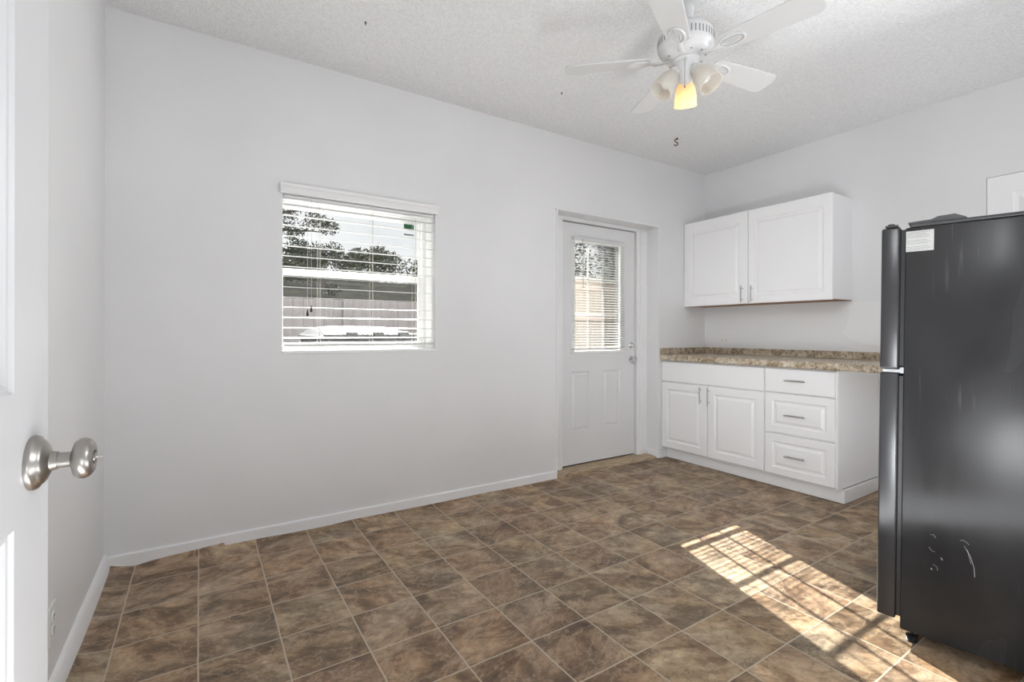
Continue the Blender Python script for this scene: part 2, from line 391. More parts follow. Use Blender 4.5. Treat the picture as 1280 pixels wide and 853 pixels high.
def fridge_mat():
    t = NT('black_refrigerator_enamel'); c = t.coord()
    t.set(Base_Color=(0.022, 0.022, 0.023)); t.b.inputs['Specular IOR Level'].default_value = 0.20
    st = t.n('VectorMath', operation='MULTIPLY'); t.l(c, st.inputs[0]); st.inputs[1].default_value = (3.0, 3.0, 1.2)
    sm = noise(t, st.outputs[0], 1.3, 3, 0.45, 0.8)
    rr = t.n('MapRange'); t.l(sm, rr.inputs[0]); rr.inputs[1].default_value = 0.3; rr.inputs[2].default_value = 0.7; rr.inputs[3].default_value = 0.17; rr.inputs[4].default_value = 0.30
    t.l(rr.outputs[0], t.b.inputs['Roughness'])
    # dried drips and smears of dust
    dv = t.n('VectorMath', operation='MULTIPLY'); t.l(c, dv.inputs[0]); dv.inputs[1].default_value = (60, 60, 2.5)
    drip = t.ramp(noise(t, dv.outputs[0], 1.0, 3), [(0.60, (0, 0, 0)), (0.72, (1, 1, 1))])
    zz = t.n('SeparateXYZ'); t.l(c, zz.inputs[0])
    msk = t.n('MapRange'); t.l(noise(t, c, 2.4, 3, 0.5, 0.5), msk.inputs[0]); msk.inputs[1].default_value = 0.5; msk.inputs[2].default_value = 0.62
    f = t.math('MULTIPLY', t.math('MULTIPLY', drip, msk.outputs[0]), 0.25)
    cl = t.mix(f, (0.022, 0.022, 0.023), (0.22, 0.22, 0.22))
    cl = t.mix(t.ramp(sm, [(0.40, (0, 0, 0)), (0.75, (0.07, 0.07, 0.07))]), cl, (0.28, 0.28, 0.28))
    t.l(cl, t.b.inputs['Base Color'])
    t.bump(noise(t, c, 3.0, 2), 0.25, 0.004)
    return t.m
M_FRIDGE = fridge_mat()
M_FRDOOR = simple('black_refrigerator_door', (0.028, 0.028, 0.03), 0.28)

def shade_mat(name, lit):
    t = NT(name); c = t.coord('Object')
    col = (0.86, 0.83, 0.78) if not lit else (0.92, 0.79, 0.58)
    t.set(Base_Color=col, Roughness=0.45)
    tr = t.n('BsdfTranslucent'); tr.inputs['Color'].default_value = (*col, 1)
    mx = t.n('MixShader', Fac=0.5); t.l(t.b.outputs[0], mx.inputs[1]); t.l(tr.outputs[0], mx.inputs[2]); t.l(mx.outputs[0], t.out.inputs['Surface'])
    if lit:
        t.b.inputs['Emission Color'].default_value = (1.0, 0.70, 0.38, 1); t.b.inputs['Emission Strength'].default_value = 0.08
    return t.m
M_SHADE = shade_mat('frosted_glass_shade', False); M_SHADE_LIT = shade_mat('frosted_glass_shade_glowing', True)
def bulb_mat():
    t = NT('glowing_bulb'); t.set(Base_Color=(1, 0.9, 0.7)); t.b.inputs['Emission Color'].default_value = (1.0, 0.82, 0.50, 1); t.b.inputs['Emission Strength'].default_value = 2.0; return t.m
M_BULB = bulb_mat(); M_BULBOFF = simple('bulb_glass_off', (0.8, 0.8, 0.78), 0.3)

# ================================================================== SETTING
# floor: vinyl sheet whose edges lift at the left wall, the back wall and the doorway
low = [(XL + 0.012, 0.010), (-0.255, 0.003), (-0.205, 0.009), (-0.13, 0.016), (-0.02, 0.020), (0.10, 0.028), (0.105, 0.011), (0.24, 0.012), (0.42, 0.006), (0.60, 0.004), (0.75, 0.012),
       (1.12, 0.008), (1.40, 0.007), (1.62, 0.011), (1.83, 0.006), (2.02, 0.008), (2.245, 0.006)]
def low_z(x):
    for (xa, za), (xb, zb) in zip(low[:-1], low[1:]):
        if xa <= x <= xb: return za + (zb - za) * (x - xa) / (xb - xa)
    return low[0][1] if x < low[0][0] else low[-1][1]
def floor_z(x, y):
    z = 0.0
    d = x - XL
    if d < 0.17: z += 0.022 * ((0.17 - d) / 0.17) ** 2 - 0.004 * math.sin(PI * d / 0.17)
    db = D - y
    if db < 0.085 and x < 2.27: z += (low_z(x) + 0.002) * min(1.0, ((0.085 - db) / 0.072)) ** 2.5
    # torn curl at the left foot of the entry door
    r2 = ((x - 2.36) / 0.05) ** 2 + ((y - 2.868) / 0.030) ** 2
    z += 0.034 * math.exp(-r2)
    return max(z, -0.003)
bm = NB()
xs = [XL] + [XL + 0.17 * i / 10 for i in range(1, 11)] + [-0.2 + 0.05 * i for i in range(1, 6)] + [0.095, 0.1045, 0.12] + [0.15 + 0.06 * i for i in range(66)]
xs = [x for x in xs if x < XR + 0.02] + [XR + 0.02]
ys = [-0.3 + 0.12 * i for i in range(26)] + [2.78, 2.80, 2.81, 2.82, 2.83, 2.84, 2.85, 2.86, 2.868, D - 0.001]
ys = sorted({y for y in ys if y <= D - 0.001})
gr = {}
for i, x in enumerate(xs):
    for j, y in enumerate(ys):
        yy = y
        if j == len(ys) - 1 and 2.27 < x < 3.36: yy = D + 0.004 + 0.006 * math.sin(x * 21) - 0.02 * math.exp(-((x - 2.30) / 0.05) ** 2)
        gr[i, j] = bm.verts.new((x, yy, floor_z(x, y)))
for i in range(len(xs) - 1):
    for j in range(len(ys) - 1): bm.faces.new((gr[i, j], gr[i+1, j], gr[i+1, j+1], gr[i, j+1]))
r = bmesh.ops.extrude_face_region(bm, geom=bm.faces[:])
bmesh.ops.translate(bm, vec=(0, 0, -0.004), verts=[v for v in r['geom'] if isinstance(v, bmesh.types.BMVert)])
struct('floor', bm, M_FLOOR, 'brown slate patterned vinyl tile floor with pale grout lines', smooth=True)
bm = NB(); box(bm, XL - 0.2, XR + 0.2, -1.6, D + WT, -0.15, -0.0045)
struct('floor_slab', bm, M_DARK, 'dark subfloor under the vinyl')

bm = NB(); box(bm, XL - 0.2, XR + 0.2, -1.6, D + WT, H, H + 0.15)
struct('ceiling', bm, M_CEIL, 'white popcorn textured ceiling')
bm = NB(); wall_grid(bm, XL - 0.2, XR + 0.2, -0.15, H + 0.1, [(WX0, WX1, WZ0, WZ1), (DX0, DX1, -0.1, DZ1)], D, D + WT, 'x')
wall_back = struct('wall_back', bm, M_WALL, 'plain white wall with the blind covered window and the entry door')
bm = NB(); box(bm, XL - 0.12, XL, -1.6, D + 0.01, -0.15, H + 0.1)
wall_left = struct('wall_left', bm, M_WALL, 'white side wall behind the open panel door')
bm = NB(); wall_grid(bm, -1.6, D + 0.01, -0.15, H + 0.1, [(0.103, 0.9215, 0.0, 2.0475)], XR, XR + 0.12, 'y')
wall_right = struct('wall_right', bm, M_WALL, 'white wall behind the cabinets and the refrigerator')
bm = NB(); wall_grid(bm, XL, XR, -0.15, H + 0.1, [(-0.26, 0.66, 0.0, 2.06), (0.85, 3.7, 1.0, 2.35)], -0.14, -0.02, 'x')  # second, wide opening is made up to let the hall fill through
struct('wall_front', bm, M_WALL, 'white wall with the doorway the view is taken from')

bm = NB(); box(bm, XL - 0.12, XR + 0.12, -1.75, -1.6, -0.15, H + 0.1)  # unseen wall closing the hall, added to shut out sky light
struct('wall_light_block', bm, M_WALL, 'unseen white wall added behind the viewpoint to keep sky light out')

# raised, shinier paint patch with a curved edge on the wall beside the refrigerator
bm = NB()
pp = [(1.665, 1.20), (1.665, 1.31), (1.62, 1.325), (1.30, 1.335), (1.0, 1.335), (1.0, 1.0), (1.40, 1.0), (1.55, 1.02), (1.66, 1.06), (1.70, 1.10)]
a = [bm.verts.new((XR - 0.0015, y, z)) for y, z in pp]; b = [bm.verts.new((XR + 0.002, y, z)) for y, z in pp]
bm.faces.new(a); bm.faces.new(b[::-1])
for i in range(len(pp)): bm.faces.new((a[i], a[(i+1) % len(pp)], b[(i+1) % len(pp)], b[i]))
M_GLOSS = paint('glossy_white_paint', (0.84, 0.84, 0.84), 0.22, 0.02, 0.4, 9, 0.003)
tag(obj('paint_patch', bm, M_GLOSS, wall_right), 'glossier white patch on the wall')

# baseboards -------------------------------------------------------
def jag_board(name, low, zt, y0, y1, label):
    bm = NB(); rows = []
    for x, z in low:
        rows.append([bm.verts.new(c) for c in ((x, y0, z), (x, y0, zt - 0.006), (x, y0 + 0.005, zt), (x, y1, zt), (x, y1, z))])
    for a, b in zip(rows[:-1], rows[1:]):
        for k in range(5): bm.faces.new((a[k], a[(k+1) % 5], b[(k+1) % 5], b[k]))
    bm.faces.new(rows[0]); bm.faces.new(rows[-1][::-1])
    return struct(name, bm, M_TRIM, label)
jag_board('baseboard_back', low, 0.066, D - 0.013, D, 'white baseboard under the window with ragged paint edge')
bm = NB(); box(bm, 3.376, 3.475, D - 0.014, D, 0.004, 0.070, 0.002)
box(bm, 3.362, 3.376, D - 0.014, D + 0.125, 0.004, 0.070, 0.002)
struct('trim_1', bm, M_TRIM, 'short white baseboard return beside the entry door')
bm = NB(); n = 30; rows = []
for i in range(n + 1):
    y = -0.0 + (D - 0.0) * i / n
    rows.append([bm.verts.new(c) for c in ((XL + 0.024 + 0.004*math.sin(y*3), y, 0.012 + 0.005*math.sin(y*4)), (XL + 0.020, y, 0.045), (XL + 0.013, y, 0.066), (XL + 0.004, y, 0.076), (XL, y, 0.077), (XL, y, 0.0))])
for a, b in zip(rows[:-1], rows[1:]):
    for k in range(6): bm.faces.new((a[k], a[(k+1) % 6], b[(k+1) % 6], b[k]))
bm.faces.new(rows[0]); bm.faces.new(rows[-1][::-1])
struct('baseboard_left', bm, M_TRIM, 'rounded white baseboard along the side wall', smooth=True)

# ------------------------------------------------------------------ window_1
win = tag(empty('window_1', ((WX0 + WX1)/2, D + 0.16, WZ0)), 'single hung white window behind slatted blind', kind='structure')
FY0, FY1 = 3.035, 3.085
bm = NB()
box(bm, WX0 - 0.028, WX0 - 0.002, FY0, FY1, WZ0, WZ1, 0.003); box(bm, WX1 - 0.026, WX1, FY0, FY1, WZ0, WZ1, 0.003)
box(bm, WX0 - 0.002, WX1 - 0.026, FY0 + 0.001, FY1 - 0.001, WZ1 - 0.026, WZ1, 0.002); box(bm, WX0 - 0.002, WX1 - 0.026, FY0 + 0.001, FY1 - 0.001, WZ0, WZ0 + 0.028, 0.002)
obj('window_frame', bm, M_VINYL, win)
def sash(x0, x1, z0, z1, y0, y1, w, wb, wt):
    bm = NB()
    box(bm, x0, x0 + w, y0, y1, z0, z1, 0.002); box(bm, x1 - w, x1, y0, y1, z0, z1, 0.002)
    box(bm, x0 + w, x1 - w, y0 + 0.001, y1 - 0.001, z0, z0 + wb, 0.002); box(bm, x0 + w, x1 - w, y0 + 0.001, y1 - 0.001, z1 - wt, z1, 0.002)
    s = obj('sash', bm, M_VINYL, win)
    bm = NB(); box(bm, x0 + w*0.8, x1 - w*0.8, (y0+y1)/2 - 0.002, (y0+y1)/2 + 0.002, z0 + wb*0.8, z1 - wt*0.8)
    obj('pane', bm, M_GLASS, s)
sash(WX0 - 0.002, WX1 - 0.026, 1.43, WZ1 - 0.026, 3.062, 3.080, 0.014, 0.026, 0.014)
sash(WX0 - 0.002, WX1 - 0.026, WZ0 + 0.028, 1.468, 3.040, 3.060, 0.026, 0.020, 0.038)
bm = NB(); box(bm, WX0 + 0.0, WX1, D - 0.004, FY0, WZ0 - 0.012, WZ0 + 0.006, 0.003)
obj('sill', bm, M_TRIM, win)
# green maker's sticker stuck to the glass, with a plain dark stripe under it
bm = NB(); box(bm, 1.118, 1.186, 3.0545, 3.0555, 1.772, 1.812); s = obj('sticker', bm, M_GREEN, win); tag(s, 'green and white sticker')
bm = NB(); box(bm, 1.118, 1.186, 3.0535, 3.0545, 1.738, 1.748); obj('sticker', bm, M_INK, s)

# blinds -----------------------------------------------------------
bl = thing('window_blind', 'white two inch slat blind open across the window', 'blind', ((WX0+WX1)/2, D + 0.03, WZ1))
bm = NB()
vx0, vx1 = WX0 - 0.012, WX1 + 0.012
prof = [(D + 0.004, 1.853), (D - 0.016, 1.853), (D - 0.020, 1.862), (D - 0.020, 1.884), (D - 0.026, 1.892), (D - 0.030, 1.906), (D - 0.006, 1.910), (D - 0.002, 1.906)]
A = [bm.verts.new((vx0, y, z)) for y, z in prof]; B = [bm.verts.new((vx1, y, z)) for y, z in prof]
for k in range(len(prof)): bm.faces.new((A[k], A[(k+1) % len(prof)], B[(k+1) % len(prof)], B[k]))
bm.faces.new(A); bm.faces.new(B[::-1])
obj('valance', bm, M_TRIM, bl)
bm = NB(); box(bm, WX0 + 0.006, WX1 - 0.006, D + 0.010, D + 0.056, 1.838, 1.852, 0.002); obj('headrail', bm, M_TRIM, bl)
nsl = 14; z_lo, z_hi = 1.068, 1.802
slats_z = [z_lo + (z_hi - z_lo) * i / (nsl - 1) for i in range(nsl)]
bm = NB(); yc = D + 0.034
for i, z in enumerate(slats_z):
    tl = R(5 + random.uniform(-1.5, 1.5)); w = 0.025
    M = Matrix.Translation((0, yc, z + random.uniform(-.001, .001))) @ Matrix.Rotation(tl, 4, 'X')
    box(bm, WX0 + 0.007, WX1 - 0.010, -w, w, -0.0014, 0.0014, 0.0006, M, 1)
obj('slat_stack', bm, M_SLAT, bl)
bm = NB(); box(bm, WX0 + 0.007, WX1 - 0.010, yc - 0.026, yc + 0.026, 1.020, 1.036, 0.004)
obj('bottom_rail', bm, M_SLAT, bl)
for x in (0.56, 0.86, 1.13):
    bm = NB()
    for dy in (-0.0265, 0.0265): tube(bm, [(x, yc + dy, 1.815), (x, yc + dy, 1.024)], 0.0010, 5)
    tube(bm, [(x + 0.012, yc, 1.815), (x + 0.012, yc, 1.024)], 0.0010, 5)
    for z in slats_z: tube(bm, [(x, yc - 0.0265, z - 0.004), (x, yc + 0.0265, z - 0.001)], 0.0007, 4)
    obj('ladder_cord', bm, M_CORD, bl)
for x, zt in ((0.497, 1.205), (0.517, 1.228)):
    bm = NB(); tube(bm, [(x, D + 0.002, 1.84), (x, D - 0.001, 1.5), (x, D, zt)], 0.0009, 5)
    p = obj('pull_cord', bm, M_CORD, bl)
    bm = NB(); lathe(bm, [(0, 0.020), (0.003, 0.020), (0.0035, 0.008), (0.006, 0.002), (0.007, -0.012), (0.006, -0.016), (0, -0.016)], Matrix.Translation((x, D - 0.0005, zt)), 12)
    tag(obj('tassel', bm, M_TASSEL, p, smooth=True), 'dark red wooden tassel')

# ------------------------------------------------------------------ door_1 (entry door, back wall)
SY = 3.03          # room face of the slab
d1 = tag(empty('door_1', (2.83, SY, 0)), 'white half glass entry door with blind over the pane', kind='structure')
bm = NB()
GX0, GX1, GZ0, GZ1 = 2.545, 3.055, 0.952, 1.845   # daylight of the glass
FX0, FX1, FZ0, FZ1 = 2.507, 3.092, 0.930, 1.882   # outside of the plastic glass frame
Mb = basis((0, SY + 0.045, 0), (1, 0, 0), (0, 0, 1), (0, -1, 0))
rings = [(0.007, -0.010), (0.018, -0.010), (0.030, -0.001), (0.034, -0.001)]
panel_slab(bm, 2.424, 3.238, 0.030, 1.990, 0.045, [(2.517, 2.708, 0.300, 0.782), (2.868, 3.062, 0.300, 0.782)], rings, Mb, through=[(GX0 - 0.01, GX1 + 0.01, GZ0 - 0.01, GZ1 + 0.01)])
obj('door_slab', bm, M_DOOR, d1)
bm = NB()
def rect_frame(bm, o, i, y0, y1, bev=0.003):
    box(bm, o[0], i[0], y0, y1, o[2], o[3], bev); box(bm, i[1], o[1], y0, y1, o[2], o[3], bev)
    box(bm, i[0] - 0.002, i[1] + 0.002, y0 + 0.0007, y1 - 0.0007, i[3], o[3] - 0.0007, bev); box(bm, i[0] - 0.002, i[1] + 0.002, y0 + 0.0007, y1 - 0.0007, o[2] + 0.0007, i[2], bev)
rect_frame(bm, (FX0, FX1, FZ0, FZ1), (GX0, GX1, GZ0, GZ1), SY - 0.010, SY + 0.02)
rect_frame(bm, (FX0, FX1, FZ0, FZ1), (GX0, GX1, GZ0, GZ1), SY + 0.035, SY + 0.055)
gf = obj('glass_frame', bm, M_VINYL, d1)
bm = NB(); box(bm, GX0 - 0.005, GX1 + 0.005, SY + 0.020, SY + 0.024, GZ0 - 0.005, GZ1 + 0.005); obj('pane', bm, M_GLASS, gf)
bm = NB(); gw, gh = (GX1 - GX0) / 3, (GZ1 - GZ0) / 3
for k in (1, 2):
    box(bm, GX0 + gw*k - 0.008, GX0 + gw*k + 0.008, SY + 0.026, SY + 0.036, GZ0, GZ1, 0.003)
    box(bm, GX0, GX1, SY + 0.026, SY + 0.036, GZ0 + gh*k - 0.008, GZ0 + gh*k + 0.008, 0.003)
obj('muntin', bm, M_VINYL, gf)
# jambs and stops
bm = NB()
box(bm, 3.250, DX1, D + 0.134, D + WT, 0.0, 1.998, 0.002); box(bm, 3.285, 3.318, D + 0.124, D + 0.136, 0.0, 2.018, 0.004)
box(bm, DX0, 2.412, D + 0.134, D + WT, 0.0, 1.998, 0.002); box(bm, 2.36, 2.395, D + 0.124, D + 0.136, 0.0, 2.018, 0.004)
box(bm, DX0, DX1, D + 0.134, D + WT, 1.998, DZ1, 0.002)
obj('door_frame', bm, M_TRIM, d1)
bm = NB(); box(bm, 2.405, 2.43, SY + 0.046, SY + 0.055, 0.02, 2.0); box(bm, 3.232, 3.26, SY + 0.046, SY + 0.055, 0.02, 2.0); box(bm, 2.405, 3.26, SY + 0.046, SY + 0.055, 1.985, 2.005); box(bm, 2.405, 3.26, SY + 0.02, SY + 0.055, 0.018, 0.034)
tag(obj('weather_strip', bm, M_DARK, d1), 'dark weather strip')
def knob(bm, o, n, L=0.055, rr=0.026, ros=0.030):
    u, v = frame_axes(n); M = basis(o, u, v, n)
    lathe(bm, [(0, 0), (ros, 0), (ros, 0.004), (ros*0.8, 0.008), (0.010, 0.010), (0.009, L*0.5), (rr*0.7, L*0.6), (rr, L*0.78), (rr*0.95, L*0.9), (rr*0.5, L), (0, L)], M, 28)
bm = NB(); knob(bm, (3.196, SY, 0.868), (0, -1, 0)); obj('knob', bm, M_CHROME, d1, smooth=35)
bm = NB(); lathe(bm, [(0, 0), (0.027, 0), (0.027, 0.006), (0.022, 0.012), (0.012, 0.014), (0, 0.014)], basis((3.196, SY, 0.990), (1, 0, 0), (0, 0, 1), (0, -1, 0)), 28)
box(bm, 3.190, 3.202, SY - 0.032, SY - 0.012, 0.978, 1.002, 0.003); obj('deadbolt', bm, M_CHROME, d1, smooth=35)
# threshold
bm = NB(); n = 40; rows = []
for i in range(n + 1):
    x = 2.262 + (3.362 - 2.262) * i / n
    e = 0.006 * math.sin(x * 17) + 0.004 * math.sin(x * 41)
    rows.append([bm.verts.new(c) for c in ((x, D + 0.010 + e if x > 2.33 else D - 0.030, -0.004), (x, D + 0.012 + e if x > 2.33 else D - 0.025, 0.014), (x, D + 0.05, 0.017), (x, D + 0.055, 0.019), (x, SY + 0.05, 0.019), (x, SY + 0.05, -0.004))])
for a, b in zip(rows[:-1], rows[1:]):
    for k in range(6): bm.faces.new((a[k], a[(k+1) % 6], b[(k+1) % 6], b[k]))
bm.faces.new(rows[0]); bm.faces.new(rows[-1][::-1])
obj('threshold', bm, M_THRESH, d1)
# casing strips standing proud of the wall at the left side and head of the opening
bm = NB(); box(bm, DX0 - 0.008, DX0 + 0.004, D - 0.008, D + 0.02, 0.066, DZ1 - 0.003, 0.003)
box(bm, DX0 - 0.020, DX1 + 0.0, D - 0.010, D + 0.004, DZ1 - 0.004, DZ1 + 0.006, 0.003)
struct('trim_2', bm, M_TRIM, 'thin white trim round the entry door opening')

# mini blind on the entry door
db = thing('door_blind', 'white mini blind hung over the glass of the entry door', 'blind', ((FX0+FX1)/2, SY - 0.02, FZ1))
bm = NB(); box(bm, FX0 + 0.004, FX1 - 0.004, SY - 0.036, SY - 0.011, 1.846, 1.876, 0.002); obj('headrail', bm, M_SLAT, db)
bm = NB(); z = 0.986; yb = SY - 0.0245
while z < 1.842:
    M = Matrix.Translation((0, yb, z)) @ Matrix.Rotation(R(15 + random.uniform(-1.5, 1.5)), 4, 'X')
    w = 0.0105; pr = [(-w, -0.0006), (-w*0.5, 0.0004), (0, 0.0008), (w*0.5, 0.0004), (w, -0.0006)]
    vs0 = [bm.verts.new(M @ Vector((FX0 + 0.008, y, h))) for y, h in pr]; vs1 = [bm.verts.new(M @ Vector((FX1 - 0.008, y, h))) for y, h in pr]
    us0 = [bm.verts.new(M @ Vector((FX0 + 0.008, y, h - 0.0004))) for y, h in pr]; us1 = [bm.verts.new(M @ Vector((FX1 - 0.008, y, h - 0.0004))) for y, h in pr]
    for k in range(4): bm.faces.new((vs0[k], vs0[k+1], vs1[k+1], vs1[k])); bm.faces.new((us0[k], us1[k], us1[k+1], us0[k+1]))
    bm.faces.new((vs0[0], vs1[0], us1[0], us0[0])); bm.faces.new((vs0[4], us0[4], us1[4], vs1[4]))
    z += 0.0215
obj('slat_stack', bm, M_SLATD, db)
bm = NB(); box(bm, FX0 + 0.006, FX1 - 0.006, SY - 0.035, SY - 0.013, 0.963, 0.976, 0.002); obj('bottom_rail', bm, M_SLAT, db)
for x in (2.62, 2.80, 2.98):
    bm = NB()
    for dy in (-0.0115, 0.0115): tube(bm, [(x, yb + dy, 1.846), (x, yb + dy, 0.98)], 0.0008, 4)
    obj('ladder_cord', bm, M_CORD, db)
bm = NB(); tube(bm, [(2.60, SY - 0.040, 1.86), (2.60, SY - 0.042, 1.80), (2.605, SY - 0.042, 1.46)], 0.003, 6); obj('tilt_wand', bm, M_STEEL, db)

# ------------------------------------------------------------------ door_2 (open panel door at the left, close to the camera)
ang = R(3.2); dirv = Vector((math.sin(ang), math.cos(ang), 0)); nrm = Vector((math.cos(ang), -math.sin(ang), 0))
Bp = Vector((-0.172, 0.883, 0)); W2 = 0.81
d2 = tag(empty('door_2', Bp - dirv * W2), 'open white six panel interior door at the left', kind='structure')
o2 = Bp - dirv * W2 - nrm * 0.035
M2 = basis(o2, dirv, (0, 0, 1), nrm)
bm = NB()
st = 0.115; mid = W2 / 2; hs = []
for (z0, z1) in ((0.24, 0.874), (1.029, 1.60), (1.70, 1.92)):
    hs += [(st, mid - 0.05, z0, z1), (mid + 0.05, W2 - st, z0, z1)]
rg = [(0.004, -0.004), (0.009, -0.0045), (0.014, -0.009), (0.026, -0.0095), (0.048, -0.002), (0.052, -0.0015)]
panel_slab(bm, 0, W2, 0.012, 2.04, 0.035, hs, rg, M2, edge=0.002)
t = NT('grained_white_door'); c = t.coord()
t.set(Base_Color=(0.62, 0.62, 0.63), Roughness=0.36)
s1 = t.n('VectorMath', operation='MULTIPLY'); t.l(c, s1.inputs[0]); s1.inputs[1].default_value = (60, 60, 3.5)
t.bump(noise(t, s1.outputs[0], 3.0, 5, 0.7), 0.35, 0.0012)
obj('door_slab', bm, t.m, d2)
kc = Bp - dirv * 0.060 + Vector((0, 0, 0.938))
u_, v_ = frame_axes(nrm); MK = basis(kc, u_, v_, nrm)
bm = NB(); lathe(bm, [(0, 0), (0.0330, 0), (0.0335, 0.003), (0.032, 0.0065), (0.0275, 0.0085), (0.0265, 0.011), (0.023, 0.0135), (0.0125, 0.018), (0.0110, 0.024), (0.0110, 0.0245), (0, 0.0245)], MK, 48)
kn = obj('rosette', bm, M_NICKEL, d2, smooth=50)
bm = NB(); lathe(bm, [(0, 0.024), (0.0095, 0.024), (0.0095, 0.037), (0.014, 0.0385), (0.0225, 0.0415), (0.0255, 0.0465), (0.0258, 0.050), (0.0240, 0.0550), (0.019, 0.0590), (0.010, 0.0600), (0.0085, 0.0590), (0.0085, 0.0575), (0, 0.0575)], MK, 48)
kk = obj('knob', bm, M_NICKEL, d2, smooth=50)
bm = NB(); lathe(bm, [(0, 0.0565), (0.0065, 0.0565), (0.0060, 0.0605), (0.0035, 0.0620), (0.0012, 0.0640), (0.0009, 0.0680), (0, 0.0690)], MK, 16)
obj('lock_button', bm, M_NICKEL, kk, smooth=50)

# ------------------------------------------------------------------ door_3 (flush in the right wall, behind the refrigerator)
d3 = tag(empty('door_3', (XR, 0.5, 0)), 'plain white panel door behind the refrigerator', kind='structure')
M3 = basis((XR + 0.045, 0.105, 0), (0, 1, 0), (0, 0, 1), (-1, 0, 0))
bm = NB(); hs = []
for (z0, z1) in ((0.24, 0.87), (1.03, 1.60), (1.70, 1.94)): hs += [(0.11, 0.36, z0, z1), (0.455, 0.705, z0, z1)]
panel_slab(bm, 0, 0.815, 0.008, 2.046, 0.040, hs, rg, M3, edge=0.002)
obj('door_slab', bm, M_CAB, d3)
bm = NB(); knob(bm, (XR + 0.005, 0.86, 0.94), (-1, 0, 0)); obj('knob', bm, M_NICKEL, d3, smooth=35)

# ================================================================== KITCHEN UNITS
FX = 3.412                                 # front face of the base doors
def face_M(x, y): return basis((x, y, 0), (0, -1, 0), (0, 0, 1), (-1, 0, 0))   # u runs toward the camera, n toward the room
CR = [(0.004, -0.006), (0.009, -0.0085), (0.018, -0.0085), (0.034, -0.0005), (0.038, -0.0005)]
def cab_door(parent, name, xf, ya, yb_, z0, z1, ins, t=0.019):
    """ya > yb_: far edge, near edge"""
    bm = NB(); w = ya - yb_
    panel_slab(bm, 0, w, z0, z1, t, [(ins[0], w - ins[1], z0 + ins[2], z1 - ins[3])] if ins else [], CR, face_M(xf + t, ya), edge=0.004)
    return obj(name, bm, M_CAB, parent)
def pull(parent, x, y, z, L, vertical):
    bm = NB(); h = L / 2; off = 0.026
    if vertical:
        tube(bm, [(x - off, y, z - h), (x - off, y, z + h)], 0.0050, 10)
        for s in (-1, 1): tube(bm, [(x, y, z + s*h*0.68), (x - off, y, z + s*h*0.68)], 0.004, 8)
    else:
        tube(bm, [(x - off, y - h, z), (x - off, y - h*0.5, z + 0.001), (x - off, y + h*0.5, z + 0.001), (x - off, y + h, z)], [0.0035, 0.005, 0.005, 0.0035], 10)
        for s in (-1, 1): tube(bm, [(x, y + s*h*0.68, z), (x - off, y + s*h*0.68, z)], 0.004, 8)
    return obj('handle', bm, M_PULL, parent, smooth=40)
YS = 1.4745       # near side of the run
# two-door base cabinet
bc = thing('base_cabinet', 'white base cabinet with two arched handle doors below a blank drawer front, against the back corner', 'cabinet', (3.72, 2.41, 0))
tag(bc, 'white two door base cabinet in the corner with a plain false drawer front')
bm = NB(); box(bm, FX + 0.0195, XR - 0.002, 1.953, D - 0.002, 0.092, 0.858, 0.001); obj('body', bm, M_CABSIDE, bc)
cab_door(bc, 'false_front', FX, D - 0.004, 1.957, 0.681, 0.850, None)
dl = cab_door(bc, 'door', FX, D - 0.004, 2.424, 0.104, 0.672, (0.058, 0.058, 0.058, 0.058))
dr = cab_door(bc, 'door', FX, 2.414, 1.957, 0.104, 0.672, (0.058, 0.058, 0.058, 0.058))
pull(dl, FX, 2.472, 0.592, 0.135, True); pull(dr, FX, 2.402 - 0.004, 0.592, 0.135, True)
# drawer base cabinet
dc = thing('drawer_cabinet', 'white three drawer base cabinet at the open end of the counter', 'cabinet', (3.72, 1.71, 0))
bm = NB(); box(bm, FX + 0.0195, XR - 0.002, YS + 0.003, 1.951, 0.092, 0.858, 0.001); obj('body', bm, M_CABSIDE, dc)
for z0, z1, ins, zc in ((0.685, 0.850, None, 0.771), (0.398, 0.677, (0.050, 0.050, 0.050, 0.050), 0.531), (0.104, 0.388, (0.050, 0.050, 0.050, 0.050), 0.246)):
    w = cab_door(dc, 'drawer', FX, 1.945, 1.489, z0, z1, ins)
    pull(w, FX, 1.731, zc, 0.137, False)
bm = NB(); box(bm, FX + 0.004, FX + 0.022, YS, YS + 0.012, 0.092, 0.858, 0.001); obj('side_panel', bm, M_CAB, dc)
# plinth boards
pl = thing('plinth_board', 'white plinth board wrapped round the foot of the base cabinets', 'plinth', (3.48, 2.2, 0))
bm = NB(); box(bm, 3.471, 3.489, 1.4585, D - 0.0145, 0.003, 0.091, 0.002); box(bm, 3.4892, XR - 0.002, 1.4585, 1.474, 0.003, 0.091, 0.002)
obj('board', bm, M_TRIM, pl)
# worktop
wt = thing('worktop', 'speckled brown granite look worktop with upstand', 'worktop', (3.7, 2.0, 0.86))
bm = NB(); WY1 = 0.985
prof = [(3.395, 0.862), (3.392, 0.870), (3.392, 0.900), (3.396, 0.907), (3.404, 0.910), (XR - 0.002, 0.910), (XR - 0.002, 0.860), (3.43, 0.860)]
A = [bm.verts.new((x, WY1, z)) for x, z in prof]; B = [bm.verts.new((x, D - 0.001, z)) for x, z in prof]
for k in range(len(prof)): bm.faces.new((A[k], A[(k+1) % len(prof)], B[(k+1) % len(prof)], B[k]))
bm.faces.new(A); bm.faces.new(B[::-1]); obj('counter_slab', bm, M_GRAN, wt)
bm = NB(); box(bm, XR - 0.022, XR - 0.001, WY1, D - 0.001, 0.9105, 0.966, 0.002); box(bm, 3.394, XR - 0.0225, D - 0.021, D - 0.001, 0.9105, 0.966, 0.002)
obj('upstand', bm, M_GRAN, wt)
